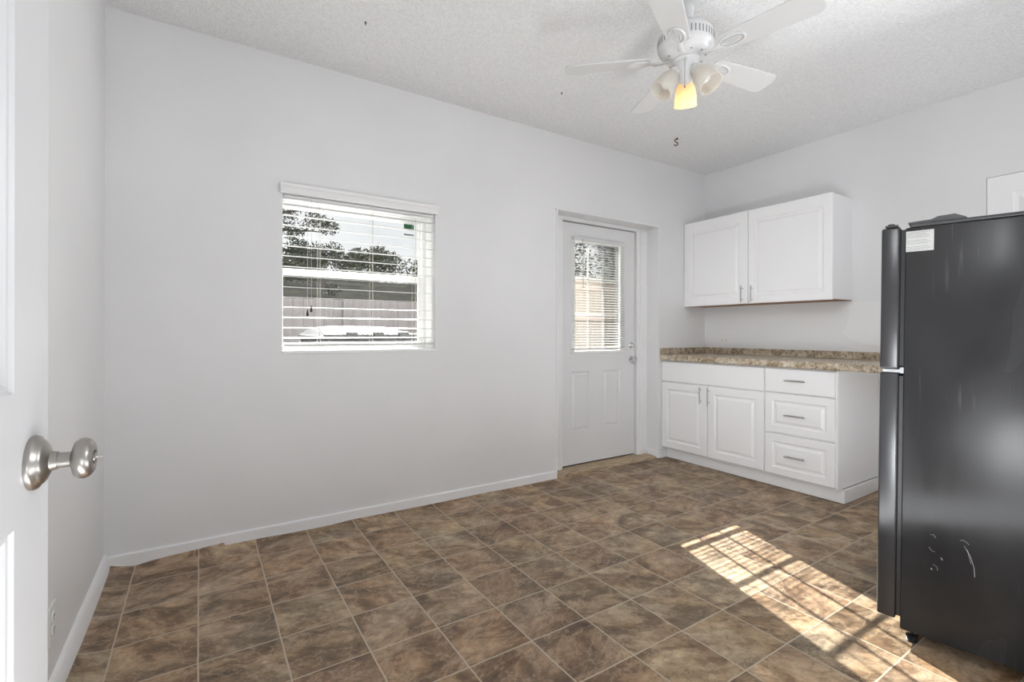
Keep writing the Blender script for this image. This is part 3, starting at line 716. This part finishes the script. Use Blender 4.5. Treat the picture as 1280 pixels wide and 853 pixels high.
# upper cabinet
uc = thing('wall_cabinet', 'white two door wall cabinet hung over the counter', 'cabinet', (3.87, 2.26, 1.34))
UX, UY0, UY1, UZ0, UZ1 = 3.7133, D - 0.003, 1.640, 1.3375, 2.0908
bm = NB(); box(bm, UX + 0.0195, XR - 0.001, UY1 + 0.003, UY0, UZ0 + 0.006, UZ1 - 0.002, 0.001); obj('body', bm, M_CABSIDE, uc)
bm = NB(); box(bm, UX + 0.022, XR - 0.001, UY1 + 0.006, UY0 - 0.002, UZ0 + 0.002, UZ0 + 0.0058); obj('underside', bm, M_UNDER, uc)
u1 = cab_door(uc, 'door', UX, UY0, 2.2635, UZ0, UZ1, (0.075, 0.072, 0.068, 0.085))
u2 = cab_door(uc, 'door', UX, 2.2575, UY1, UZ0, UZ1, (0.055, 0.055, 0.058, 0.085))
pull(u1, UX, 2.307, 1.418, 0.135, True); pull(u2, UX, 2.222, 1.414, 0.135, True)

# wall outlets
def outlet(label, M, horizontal=False):
    o = thing('wall_outlet', label, 'outlet', M.translation)
    bm = NB(); box(bm, -0.035, 0.035, -0.0575, 0.0575, 0, 0.005, 0.002, M); obj('cover_plate', bm, M_PLATE, o)
    for s in (-1, 1):
        bm = NB(); lathe(bm, [(0, 0.005), (0.016, 0.005), (0.016, 0.0075), (0.015, 0.008), (0, 0.008)], M @ Matrix.Translation((0, s * 0.0195, 0)), 20)
        so_ = obj('socket', bm, M_PLATE, o)
        bm = NB()
        for dx in (-0.006, 0.006): box(bm, dx - 0.0012, dx + 0.0012, s*0.0195 - 0.001, s*0.0195 + 0.008, 0.0078, 0.0084, 0, M)
        box(bm, -0.002, 0.002, s*0.0195 - 0.010, s*0.0195 - 0.006, 0.0078, 0.0084, 0, M)
        obj('slot', bm, M_DARK, so_)
    return o
outlet('white outlet plate set sideways on the wall over the counter corner', basis((XR, 2.669, 1.033), (0, 0, 1), (0, 1, 0), (-1, 0, 0)))
outlet('white outlet plate low on the side wall, half hidden by the open door', basis((XL, 1.945, 0.234), (0, 1, 0), (0, 0, 1), (1, 0, 0)))

# ================================================================== REFRIGERATOR
fr = thing('refrigerator', 'black top freezer refrigerator standing side on at the right', 'refrigerator', (2.105, 0.708, 0), R(11))
lean = Matrix.Translation((2.105, 0.708, 0)) @ Matrix.Rotation(R(11), 4, 'Z') @ Matrix.Rotation(R(0.55), 4, 'X')
# local frame: x along the width (away from the visible side), +y toward the doors, side face at x = 0, body front at y = 0
FW, FD, FH = 0.60, 0.58, 1.487
bm = NB(); box(bm, 0, FW, -FD, 0, 0.042, FH - 0.012, 0.006, lean, 3)
body = obj('body', bm, M_FRIDGE, fr, smooth=40)
bm = NB(); box(bm, 0.0, FW, -FD, -0.012, FH - 0.012, FH, 0.003, lean); obj('top_panel', bm, M_FRDOOR, fr)
def fdoor(z0, z1, name):
    bm = NB(); box(bm, 0.001, FW - 0.001, 0.013, 0.068, z0, z1, 0.007, lean, 3); d_ = obj(name, bm, M_FRDOOR, fr, smooth=40)
    bm = NB(); box(bm, 0.010, FW - 0.010, -0.001, 0.0135, z0 + 0.010, z1 - 0.010, 0.002, lean); obj('gasket', bm, M_RUBBER, d_)
    bm = NB()
    zc = z1 - 0.25 if z0 < 0.5 else z0 + 0.2
    tube(bm, [lean @ Vector(p) for p in ((FW - 0.06, 0.067, zc - 0.15), (FW - 0.06, 0.10, zc - 0.13), (FW - 0.06, 0.105, zc), (FW - 0.06, 0.10, zc + 0.13), (FW - 0.06, 0.067, zc + 0.15))], 0.011, 10)
    obj('handle', bm, M_FRDOOR, d_, smooth=50)
fdoor(0.072, 0.958, 'lower_door'); fdoor(0.972, FH - 0.006, 'freezer_door')
bm = NB(); box(bm, 0.002, 0.07, 0.002, 0.060, 0.9595, 0.9705, 0.001, lean); box(bm, 0.001, 0.012, -0.001, 0.010, 0.957, 0.978, 0.001, lean)
tag(obj('middle_hinge', bm, M_STEEL, fr), 'grey metal hinge between the doors')
bm = NB(); box(bm, 0.004, 0.05, 0.020, 0.058, FH - 0.004, FH + 0.004, 0.002, lean); box(bm, 0.004, 0.035, 0.030, 0.050, FH + 0.002, FH + 0.009, 0.003, lean)
obj('top_hinge', bm, M_FRDOOR, fr)
# low hinge cover on the top rising toward the back
bm = NB()
pr = [(-0.008, FH), (-0.085, FH), (-0.160, FH), (-0.160, FH + 0.004), (-0.130, FH + 0.019), (-0.088, FH + 0.017), (-0.070, FH + 0.009), (-0.008, FH + 0.006)]
A = [bm.verts.new(lean @ Vector((0.002, y, z))) for y, z in pr]; B = [bm.verts.new(lean @ Vector((0.09, y, z))) for y, z in pr]
for k in range(len(pr)): bm.faces.new((A[k], A[(k+1) % len(pr)], B[(k+1) % len(pr)], B[k]))
bm.faces.new(A); bm.faces.new(B[::-1]); obj('hinge_cover', bm, M_FRDOOR, fr)
# maker's label with rows of tiny print
bm = NB(); box(bm, -0.0006, 0.0, -0.078, -0.003, FH - 0.098, FH - 0.026, 0, lean); lb = tag(obj('label', bm, M_PAPER, fr), 'small white printed label')
bm = NB(); random.seed(3)
for k in range(12):
    zz = FH - 0.031 - k * 0.0056
    if k in (4, 8): continue
    y = -0.006; end = -0.074 + random.uniform(0, 0.016)
    while y > end:
        L = random.uniform(0.003, 0.010); box(bm, -0.0009, -0.0006, max(y - L, end), y, zz - 0.0014, zz, 0, lean); y -= L + 0.0014
obj('print', bm, M_INK, lb)
for fx, fy in ((0.03, -0.03), (FW - 0.03, -0.03), (0.03, -FD + 0.05), (FW - 0.03, -FD + 0.05)):
    bm = NB(); p0 = lean @ Vector((fx, fy, 0.045))
    pr = [(0, 0.001), (0.017, 0.001)]
    for k in range(5): pr += [(0.017, 0.003 + k*0.0045), (0.0145, 0.005 + k*0.0045)]
    pr += [(0.006, 0.027), (0.006, 0.046), (0, 0.046)]
    lathe(bm, pr, Matrix.Translation((p0.x, p0.y, 0)), 20); obj('foot', bm, M_RUBBER, fr)
# scratches on the visible side
M_SCR = simple('scratch_grey', (0.55, 0.55, 0.55), 0.6)
def scratch(pts, r=0.0004):
    bm = NB(); tube(bm, [lean @ Vector((-0.0003, y, z)) for y, z in pts], r, 4); tag(obj('scratch', bm, M_SCR, body), 'pale scratch')
scratch([(-0.172, 0.385), (-0.182, 0.360), (-0.190, 0.330), (-0.192, 0.300)], 0.0007); scratch([(-0.165, 0.395), (-0.175, 0.375), (-0.183, 0.340)])
scratch([(-0.155, 0.41), (-0.165, 0.412), (-0.178, 0.402)]); scratch([(-0.080, 0.405), (-0.088, 0.408), (-0.094, 0.398)])
scratch([(-0.076, 0.362), (-0.084, 0.350), (-0.092, 0.350)]); scratch([(-0.108, 0.335), (-0.112, 0.328)], 0.0013)
scratch([(-0.082, 0.290), (-0.086, 0.286)], 0.0013); scratch([(-0.088, 0.305), (-0.098, 0.300), (-0.100, 0.288)])

# ================================================================== CEILING FAN
HX, HY = 1.7886, 1.379
fan = thing('ceiling_fan', 'white five blade ceiling fan with three frosted lights, one lit', 'ceiling fan', (HX, HY, H))
TF = Matrix.Translation((HX, HY, 0))
bm = NB(); lathe(bm, [(0, H - 0.0005), (0.070, H - 0.0005), (0.070, H - 0.03), (0.062, H - 0.055), (0.035, H - 0.07), (0.030, H - 0.156), (0, H - 0.156)], TF, 40); obj('canopy', bm, M_FAN, fan, smooth=40)
bm = NB(); lathe(bm, [(0, 2.440), (0.06, 2.440), (0.095, 2.428), (0.113, 2.410), (0.118, 2.390), (0.118, 2.350), (0.112, 2.337), (0.104, 2.331), (0.100, 2.323), (0.09, 2.310), (0.07, 2.303), (0.055, 2.299), (0, 2.299)], TF, 56)
motor = obj('motor_housing', bm, M_FAN, fan, smooth=35)
bm = NB()
for k in range(44):
    a = 2*PI*k/44; M = TF @ Matrix.Rotation(a, 4, 'Z'); box(bm, 0.1165, 0.1192, -0.0028, 0.0028, 2.357, 2.387, 0, M)
obj('vent_slot', bm, simple('vent_grey', (0.30, 0.30, 0.31), 0.6), motor)
for k in range(10):
    bm = NB(); a = 2*PI*(k + .5)/10; lathe(bm, [(0, 0.0), (0.004, 0.0), (0.003, -0.003), (0, -0.003)], TF @ Matrix.Rotation(a, 4, 'Z') @ Matrix.Translation((0.082, 0, 2.306)), 8)
    obj('screw', bm, M_CHAIN, motor)
bm = NB(); lathe(bm, [(0, 2.301), (0.056, 2.301), (0.056, 2.292), (0.048, 2.286), (0.047, 2.262), (0.040, 2.250), (0.033, 2.240), (0.031, 2.225), (0.028, 2.208), (0.020, 2.198), (0.008, 2.194), (0, 2.194)], TF, 40)
obj('switch_housing', bm, M_FAN, fan, smooth=35)
BZ = 2.305
for i in range(5):
    a = R(136.27 - 72 * i)
    Mb_ = TF @ Matrix.Rotation(a, 4, 'Z') @ Matrix.Translation((0, 0, BZ)) @ Matrix.Rotation(R(-11), 4, 'X')
    # blade outline: narrow root, wider squared tip
    bm = NB(); r0, r1 = 0.155, 0.528
    out = [(r0, 0.036), (r0 + 0.012, 0.045), (r0 + 0.10, 0.052), (r1 - 0.05, 0.061), (r1 - 0.022, 0.060), (r1 - 0.006, 0.046), (r1, 0.025)]
    out = out + [(x, -y) for x, y in out[::-1]]
    up = [bm.verts.new((x, y, 0.003)) for x, y in out]; dn = [bm.verts.new((x, y, -0.003)) for x, y in out]
    bm.faces.new(up); bm.faces.new(dn[::-1])
    for k in range(len(out)): bm.faces.new((up[k], dn[k], dn[(k+1) % len(out)], up[(k+1) % len(out)]))
    bmesh.ops.transform(bm, matrix=Mb_, verts=bm.verts[:]); bl_ = obj('blade', bm, M_FAN, fan)
    # blade iron: curved arm with an oval open medallion under the blade root
    bm = NB(); Mi = TF @ Matrix.Rotation(a, 4, 'Z')
    tube(bm, [Mi @ Vector(p) for p in ((0.070, 0, 2.300), (0.10, 0, 2.292), (0.125, 0, 2.292), (0.150, 0, 2.298))], 0.009, 10, sx=1.3, sy=0.6)
    oval = [Mb_ @ Vector((0.200 + 0.052*math.cos(2*PI*k/28), 0.030*math.sin(2*PI*k/28), -0.0055)) for k in range(28)]
    tube(bm, oval, 0.0055, 8, closed=True)
    oval2 = [Mb_ @ Vector((0.200 + 0.036*math.cos(2*PI*k/24), 0.013*math.sin(2*PI*k/24), -0.0055)) for k in range(24)]
    tube(bm, oval2, 0.0038, 8, closed=True)
    tube(bm, [Mb_ @ Vector((0.150, 0, -0.005)), Mb_ @ Vector((0.245, 0, -0.0055))], 0.004, 8)
    v_new = box(bm, 0.150, 0.25, -0.028, 0.028, -0.0042, -0.003, 0, Mb_)
    obj('blade_iron', bm, M_FAN, bl_, smooth=40)
# three lights
for i, (az, lit) in enumerate(((37.6, True), (157.6, False), (-82.4, False))):
    az = R(az); tilt = R(36 if not lit else 34)
    d = Vector((math.cos(az)*math.sin(tilt), math.sin(az)*math.sin(tilt), -math.cos(tilt)))
    o = Vector((HX, HY, 2.262)) + Vector((math.cos(az), math.sin(az), 0)) * 0.035
    u, v = frame_axes(d); ML = basis(o, u, v, d)
    bm = NB(); lathe(bm, [(0, -0.01), (0.013, -0.01), (0.015, 0.012), (0.024, 0.020), (0.026, 0.034), (0.024, 0.036), (0, 0.036)], ML, 24); arm = obj('light_arm', bm, M_FAN, fan, smooth=40)
    bm = NB()
    prof = [(0.0235, 0.028), (0.027, 0.040), (0.037, 0.058), (0.044, 0.080), (0.0475, 0.105), (0.0480, 0.128), (0.0500, 0.142)]
    lathe(bm, prof + [(r_ - 0.0025, z_) for r_, z_ in prof[::-1]], ML, 36, close=True)
    sh = obj('lamp_shade', bm, M_SHADE_LIT if lit else M_SHADE, fan, smooth=40)
    if lit: tag(sh, 'glowing amber frosted glass shade')
    bm = NB(); lathe(bm, [(0, 0.034), (0.010, 0.036), (0.011, 0.055), (0.018, 0.070), (0.024, 0.086), (0.024, 0.098), (0.016, 0.110), (0, 0.114)], ML, 20)
    obj('bulb', bm, M_BULB if lit else M_BULBOFF, sh, smooth=60)
    if lit:
        pdl = bpy.data.lights.new('fan_bulb_light', 'POINT'); pdl.energy = 0.5; pdl.color = (1.0, 0.86, 0.62); pdl.shadow_soft_size = 0.03
        po = bpy.data.objects.new('fan_bulb_light', pdl); link(po); po.location = o + d * 0.135
for x, y, z0, z1 in ((HX - 0.040, HY - 0.03, 2.285, 2.160), (HX - 0.030, HY + 0.038, 2.290, 2.20)):
    bm = NB(); tube(bm, [(x, y, z0), (x - 0.004, y, z0 - 0.01), (x - 0.004, y, z1)], 0.0013, 6)
    lathe(bm, [(0, 0.006), (0.003, 0.004), (0.004, -0.006), (0, -0.010)], Matrix.Translation((x - 0.004, y, z1)), 10)
    obj('pull_chain', bm, M_CHAIN, fan)

# hooks in the ceiling
hk = thing('ceiling_hook', 'rusty brown S hook hanging from the ceiling beyond the fan', 'hook', (3.063, 2.447, H))
bm = NB(); u = _r2
def hp(s, z): return Vector((3.063, 2.447, H)) + _R * s + Vector((0, 0, z))
tube(bm, [hp(0.014, -0.002), hp(0.012, -0.008), hp(-0.004, -0.010), hp(-0.012, -0.018), hp(-0.004, -0.027), hp(0.010, -0.034), hp(0.014, -0.045), hp(0.004, -0.056), hp(-0.010, -0.055), hp(-0.014, -0.048)], 0.0040, 8)
obj('hook_wire', bm, M_RUST, hk, smooth=60)
bm = NB(); lathe(bm, [(0, H), (0.008, H), (0.007, H - 0.005), (0, H - 0.006)], Matrix.Translation((3.07, 2.443, 0)), 12); obj('screw_eye', bm, M_RUST, hk)
for (x, y, lab) in ((0.664, 2.345, 'tiny dark screw in the ceiling above the window'), (1.885, 2.369, 'tiny dark screw in the ceiling left of the fan blades')):
    bm = NB(); lathe(bm, [(0, 0), (0.005, 0), (0.004, -0.004), (0.0025, -0.005), (0.002, -0.014), (0, -0.016)], Matrix.Translation((x, y, H)), 10)
    tag(obj('ceiling_screw', bm, M_CHAIN if False else M_DARK), lab, 'screw')

# ================================================================== OUTDOORS
bm = NB(); box(bm, -30, 40, D + WT, 70, -0.35, -0.15); box(bm, -30, 40, -20, -1.6, -0.35, -0.15)
struct('ground', bm, M_GROUND, 'yard outside')

def fence(name, label, p0, p1, h, m_board, m_rail, rails, back=False):
    """p0..p1 on the ground; boards of vertical planks, posts and rails on the house side"""
    p0, p1 = Vector((*p0, 0)), Vector((*p1, 0)); L = (p1 - p0).length; d = (p1 - p0).normalized(); nn = Vector((d.y, -d.x, 0))
    f = thing(name, label, 'fence', (p0 + p1) / 2 + Vector((0, 0, -0.15)))
    M = Matrix(((d.x, nn.x, 0, p0.x), (d.y, nn.y, 0, p0.y), (0, 0, 1, 0), (0, 0, 0, 1)))
    bm = NB(); x = 0.0
    while x < L - 0.02:
        w = 0.138; hh = h + random.uniform(-0.006, 0.006)
        box(bm, x, min(x + w, L), -0.009, 0.009, -0.14, hh, 0, M); x += 0.142
    obj('board_panel', bm, m_board, f)
    for z in rails:
        bm = NB(); box(bm, 0, L, 0.009, 0.047, z - 0.04, z + 0.04, 0.004, M); obj('rail', bm, m_rail, f)
    x = 0.05
    while x < L:
        bm = NB(); box(bm, x - 0.045, x + 0.045, 0.009, 0.099, -0.15, h - 0.03, 0.004, M); obj('post', bm, m_board, f); x += 2.4
fence('garden_fence', 'weathered grey board fence seen through the window', (-3.0, 7.6), (3.58, 7.6), 1.60, M_FENCE, M_FENCE, (0.2,))
fence('garden_fence', 'tan board fence with pale rails seen through the door glass', (3.7, 5.0), (10.0, 5.0), 1.86, M_FENCE2, M_RAIL, (0.30, 1.30, 1.71))
fence('garden_fence', 'short board fence joining the grey fence to the tan fence', (3.7, 7.52), (3.7, 5.12), 1.60, M_FENCE, M_FENCE, (0.2,))

# wheelie bin against the house, seen from its hinge side
bn = thing('garbage_bin', 'dark grey wheeled garbage bin with a shiny lid outside the window', 'bin', (1.02, 3.60, -0.15))
def loft(bm, secs):
    rows = [[bm.verts.new(c) for c in s] for s in secs]; n_ = len(rows[0])
    for a, b in zip(rows[:-1], rows[1:]):
        for k in range(n_): bm.faces.new((a[k], a[(k+1) % n_], b[(k+1) % n_], b[k]))
    bm.faces.new(rows[0][::-1]); bm.faces.new(rows[-1])
def rr(x0, x1, y0, y1, z, c=0.04): return [(x0+c,y0,z),(x1-c,y0,z),(x1,y0+c,z),(x1,y1-c,z),(x1-c,y1,z),(x0+c,y1,z),(x0,y1-c,z),(x0,y0+c,z)]
bx0, bx1 = 0.66, 1.42
bm = NB(); loft(bm, [rr(bx0+0.10, bx1-0.10, 3.42, 3.98, -0.10), rr(bx0+0.06, bx1-0.06, 3.38, 4.06, 0.5), rr(bx0+0.02, bx1-0.02, 3.36, 4.12, 1.0), rr(bx0, bx1, 3.35, 4.14, 1.01), rr(bx0, bx1, 3.35, 4.14, 1.058)])
obj('bin_body', bm, M_BIN, bn)
bm = NB()
def lid_sec(x0, x1, y0, z0, y1, z1, c):
    s = []
    for (x, y, z) in rr(x0, x1, 0, 1, 0, c): s.append((x, y0 + (y1-y0)*y, z0 + (z1-z0)*y))
    return s
loft(bm, [lid_sec(bx0-0.01, bx1+0.01, 3.40, 1.060, 4.18, 1.062, 0.03), lid_sec(bx0-0.01, bx1+0.01, 3.40, 1.070, 4.18, 1.080, 0.03), lid_sec(bx0+0.06, bx1-0.06, 3.46, 1.084, 4.12, 1.135, 0.06), lid_sec(bx0+0.12, bx1-0.12, 3.52, 1.090, 4.06, 1.150, 0.08)])
obj('lid', bm, M_BINLID, bn, smooth=30)
bm = NB(); tube(bm, [(bx0 + 0.02, 3.345, 1.072), (bx1 - 0.02, 3.345, 1.072)], 0.018, 12)
for x in (0.86, 1.04, 1.22): tube(bm, [(x - 0.035, 3.345, 1.076), (x + 0.035, 3.345, 1.076)], 0.028, 14); 
for x in (0.86, 1.04, 1.22): box(bm, x - 0.03, x + 0.03, 3.345, 3.46, 1.066, 1.092, 0.004)
obj('hinge_bar', bm, M_BIN, bn, smooth=40)
for x in (bx0 + 0.07, bx1 - 0.07):
    bm = NB(); lathe(bm, [(0, -0.03), (0.10, -0.03), (0.12, -0.02), (0.12, 0.02), (0.10, 0.03), (0, 0.03)], basis((x, 3.40, -0.03), (0, 1, 0), (0, 0, 1), (1, 0, 0)), 28); obj('wheel', bm, M_RUBBER, bn, smooth=30)

# neighbour's low building with a mossy roof
sh = thing('shed', 'low outbuilding with mossy shingle roof beyond the fence', 'shed', (4.0, 13.5, -0.15))
bm = NB(); box(bm, -3.5, 11.0, 12.2, 17.0, -0.15, 1.95); obj('wall', bm, M_SIDING, sh)
bm = NB()
V = [bm.verts.new(c) for c in ((-4, 11.6, 1.86), (11.5, 11.6, 1.86), (11.5, 14.6, 2.62), (-4, 14.6, 2.62), (-4, 17.6, 1.86), (11.5, 17.6, 1.86), (-4, 11.6, 1.72), (11.5, 11.6, 1.72), (11.5, 17.6, 1.72), (-4, 17.6, 1.72))]
for f in ((0,1,2,3), (3,2,5,4), (0,6,7,1), (4,5,8,9), (6,9,8,7), (0,3,4,9,6), (1,7,8,5,2)): bm.faces.new([V[i] for i in f])
obj('roof', bm, M_ROOF, sh)

def leaves(bm, c, rad, n, size, squash=1.0):
    for _ in range(n):
        while True:
            p = Vector((random.uniform(-1, 1), random.uniform(-1, 1), random.uniform(-1, 1)))
            if p.length < 1: break
        p = Vector(c) + Vector((p.x * rad, p.y * rad, p.z * rad * squash))
        a = Vector((random.gauss(0, 1), random.gauss(0, 1), random.gauss(0, 1))).normalized(); b = a.orthogonal().normalized(); s = size * random.uniform(0.6, 1.4)
        bm.faces.new([bm.verts.new(q) for q in (p - a*s, p + b*s*0.45, p + a*s, p - b*s*0.45)])
# sparse oak reaching in from the left
random.seed(11)
oak = thing('oak_tree', 'sparse spreading tree standing left beyond the grey fence', 'tree', (0.3, 10.2, -0.15))
bmt, bml = NB(), NB()
tube(bmt, [(0.3, 10.2, -0.15), (0.35, 10.15, 1.6), (0.55, 10.1, 2.6), (0.6, 10.1, 3.6), (0.5, 10.1, 4.6)], [0.17, 0.14, 0.11, 0.07, 0.02], 10)
for k in range(13):
    z = 2.0 + k * 0.20; sx = 1 if k % 4 else -1; L = random.uniform(1.3, 2.2) * (1.0 if k < 8 else 0.7)
    p = Vector((0.55, 10.1, z)); d = Vector((sx, random.uniform(-0.35, 0.5), random.uniform(0.05, 0.32))).normalized(); pts = [p.copy()]
    for s in range(6):
        p = p + d * L / 6; d = (d + Vector((0, random.uniform(-.2, .2), random.uniform(-.18, .16)))).normalized(); pts.append(p.copy())
        if s > 1:
            for _ in range(2):
                q = p + Vector((random.uniform(-.1, .35), random.uniform(-.3, .3), random.uniform(-.16, .22)))
                tube(bmt, [p, (p + q) / 2 + Vector((0, 0, 0.03)), q], [0.010, 0.007, 0.004], 4)
                leaves(bml, q, 0.20, 95, 0.034, 0.65)
    tube(bmt, pts, [0.045 - 0.006*i for i in range(7)], 6)
obj('trunk', bmt, M_BARK, oak); obj('foliage', bml, M_LEAF, oak, recalc=False)
# bushy trees forming the far hedge line
def bush_tree(x, y, h, w, label, mat, n=10, size=0.07, group=None, cat='tree'):
    t_ = thing('bushy_tree', label, cat, (x, y, -0.15), 0, group)
    bm = NB(); tube(bm, [(x, y, -0.15), (x + 0.1, y, h*0.4), (x, y, h*0.75)], [0.16, 0.12, 0.05], 8); obj('trunk', bm, M_BARK, t_)
    bm = NB()
    for _ in range(n):
        c = (x + random.uniform(-w, w), y + random.uniform(-w*0.6, w*0.6), h * random.uniform(0.30, 0.86)); leaves(bm, c, w * 0.55, 130, size, 0.8)
    obj('foliage', bm, mat, t_, recalc=False)
random.seed(5)
for k in range(12):
    bush_tree(-0.8 + k * 1.6, 20.5 + (k % 2) * 3.1, (5.2, 5.8, 5.0, 5.6)[k % 4] - 0.06 * k + 0.35 * (k % 2), 0.97, 'dark bushy tree in the row behind the mossy roof', M_LEAF2, 38, 0.085, 'bushy trees behind the mossy roof')
for k in range(8):
    bush_tree(5.2 + k * 1.0, 6.4 + (k % 2) * 1.7, 3.7, 0.60, 'dense dark tree in the row behind the tan fence', M_LEAF2, 34, 0.05, 'dense trees behind the tan fence')
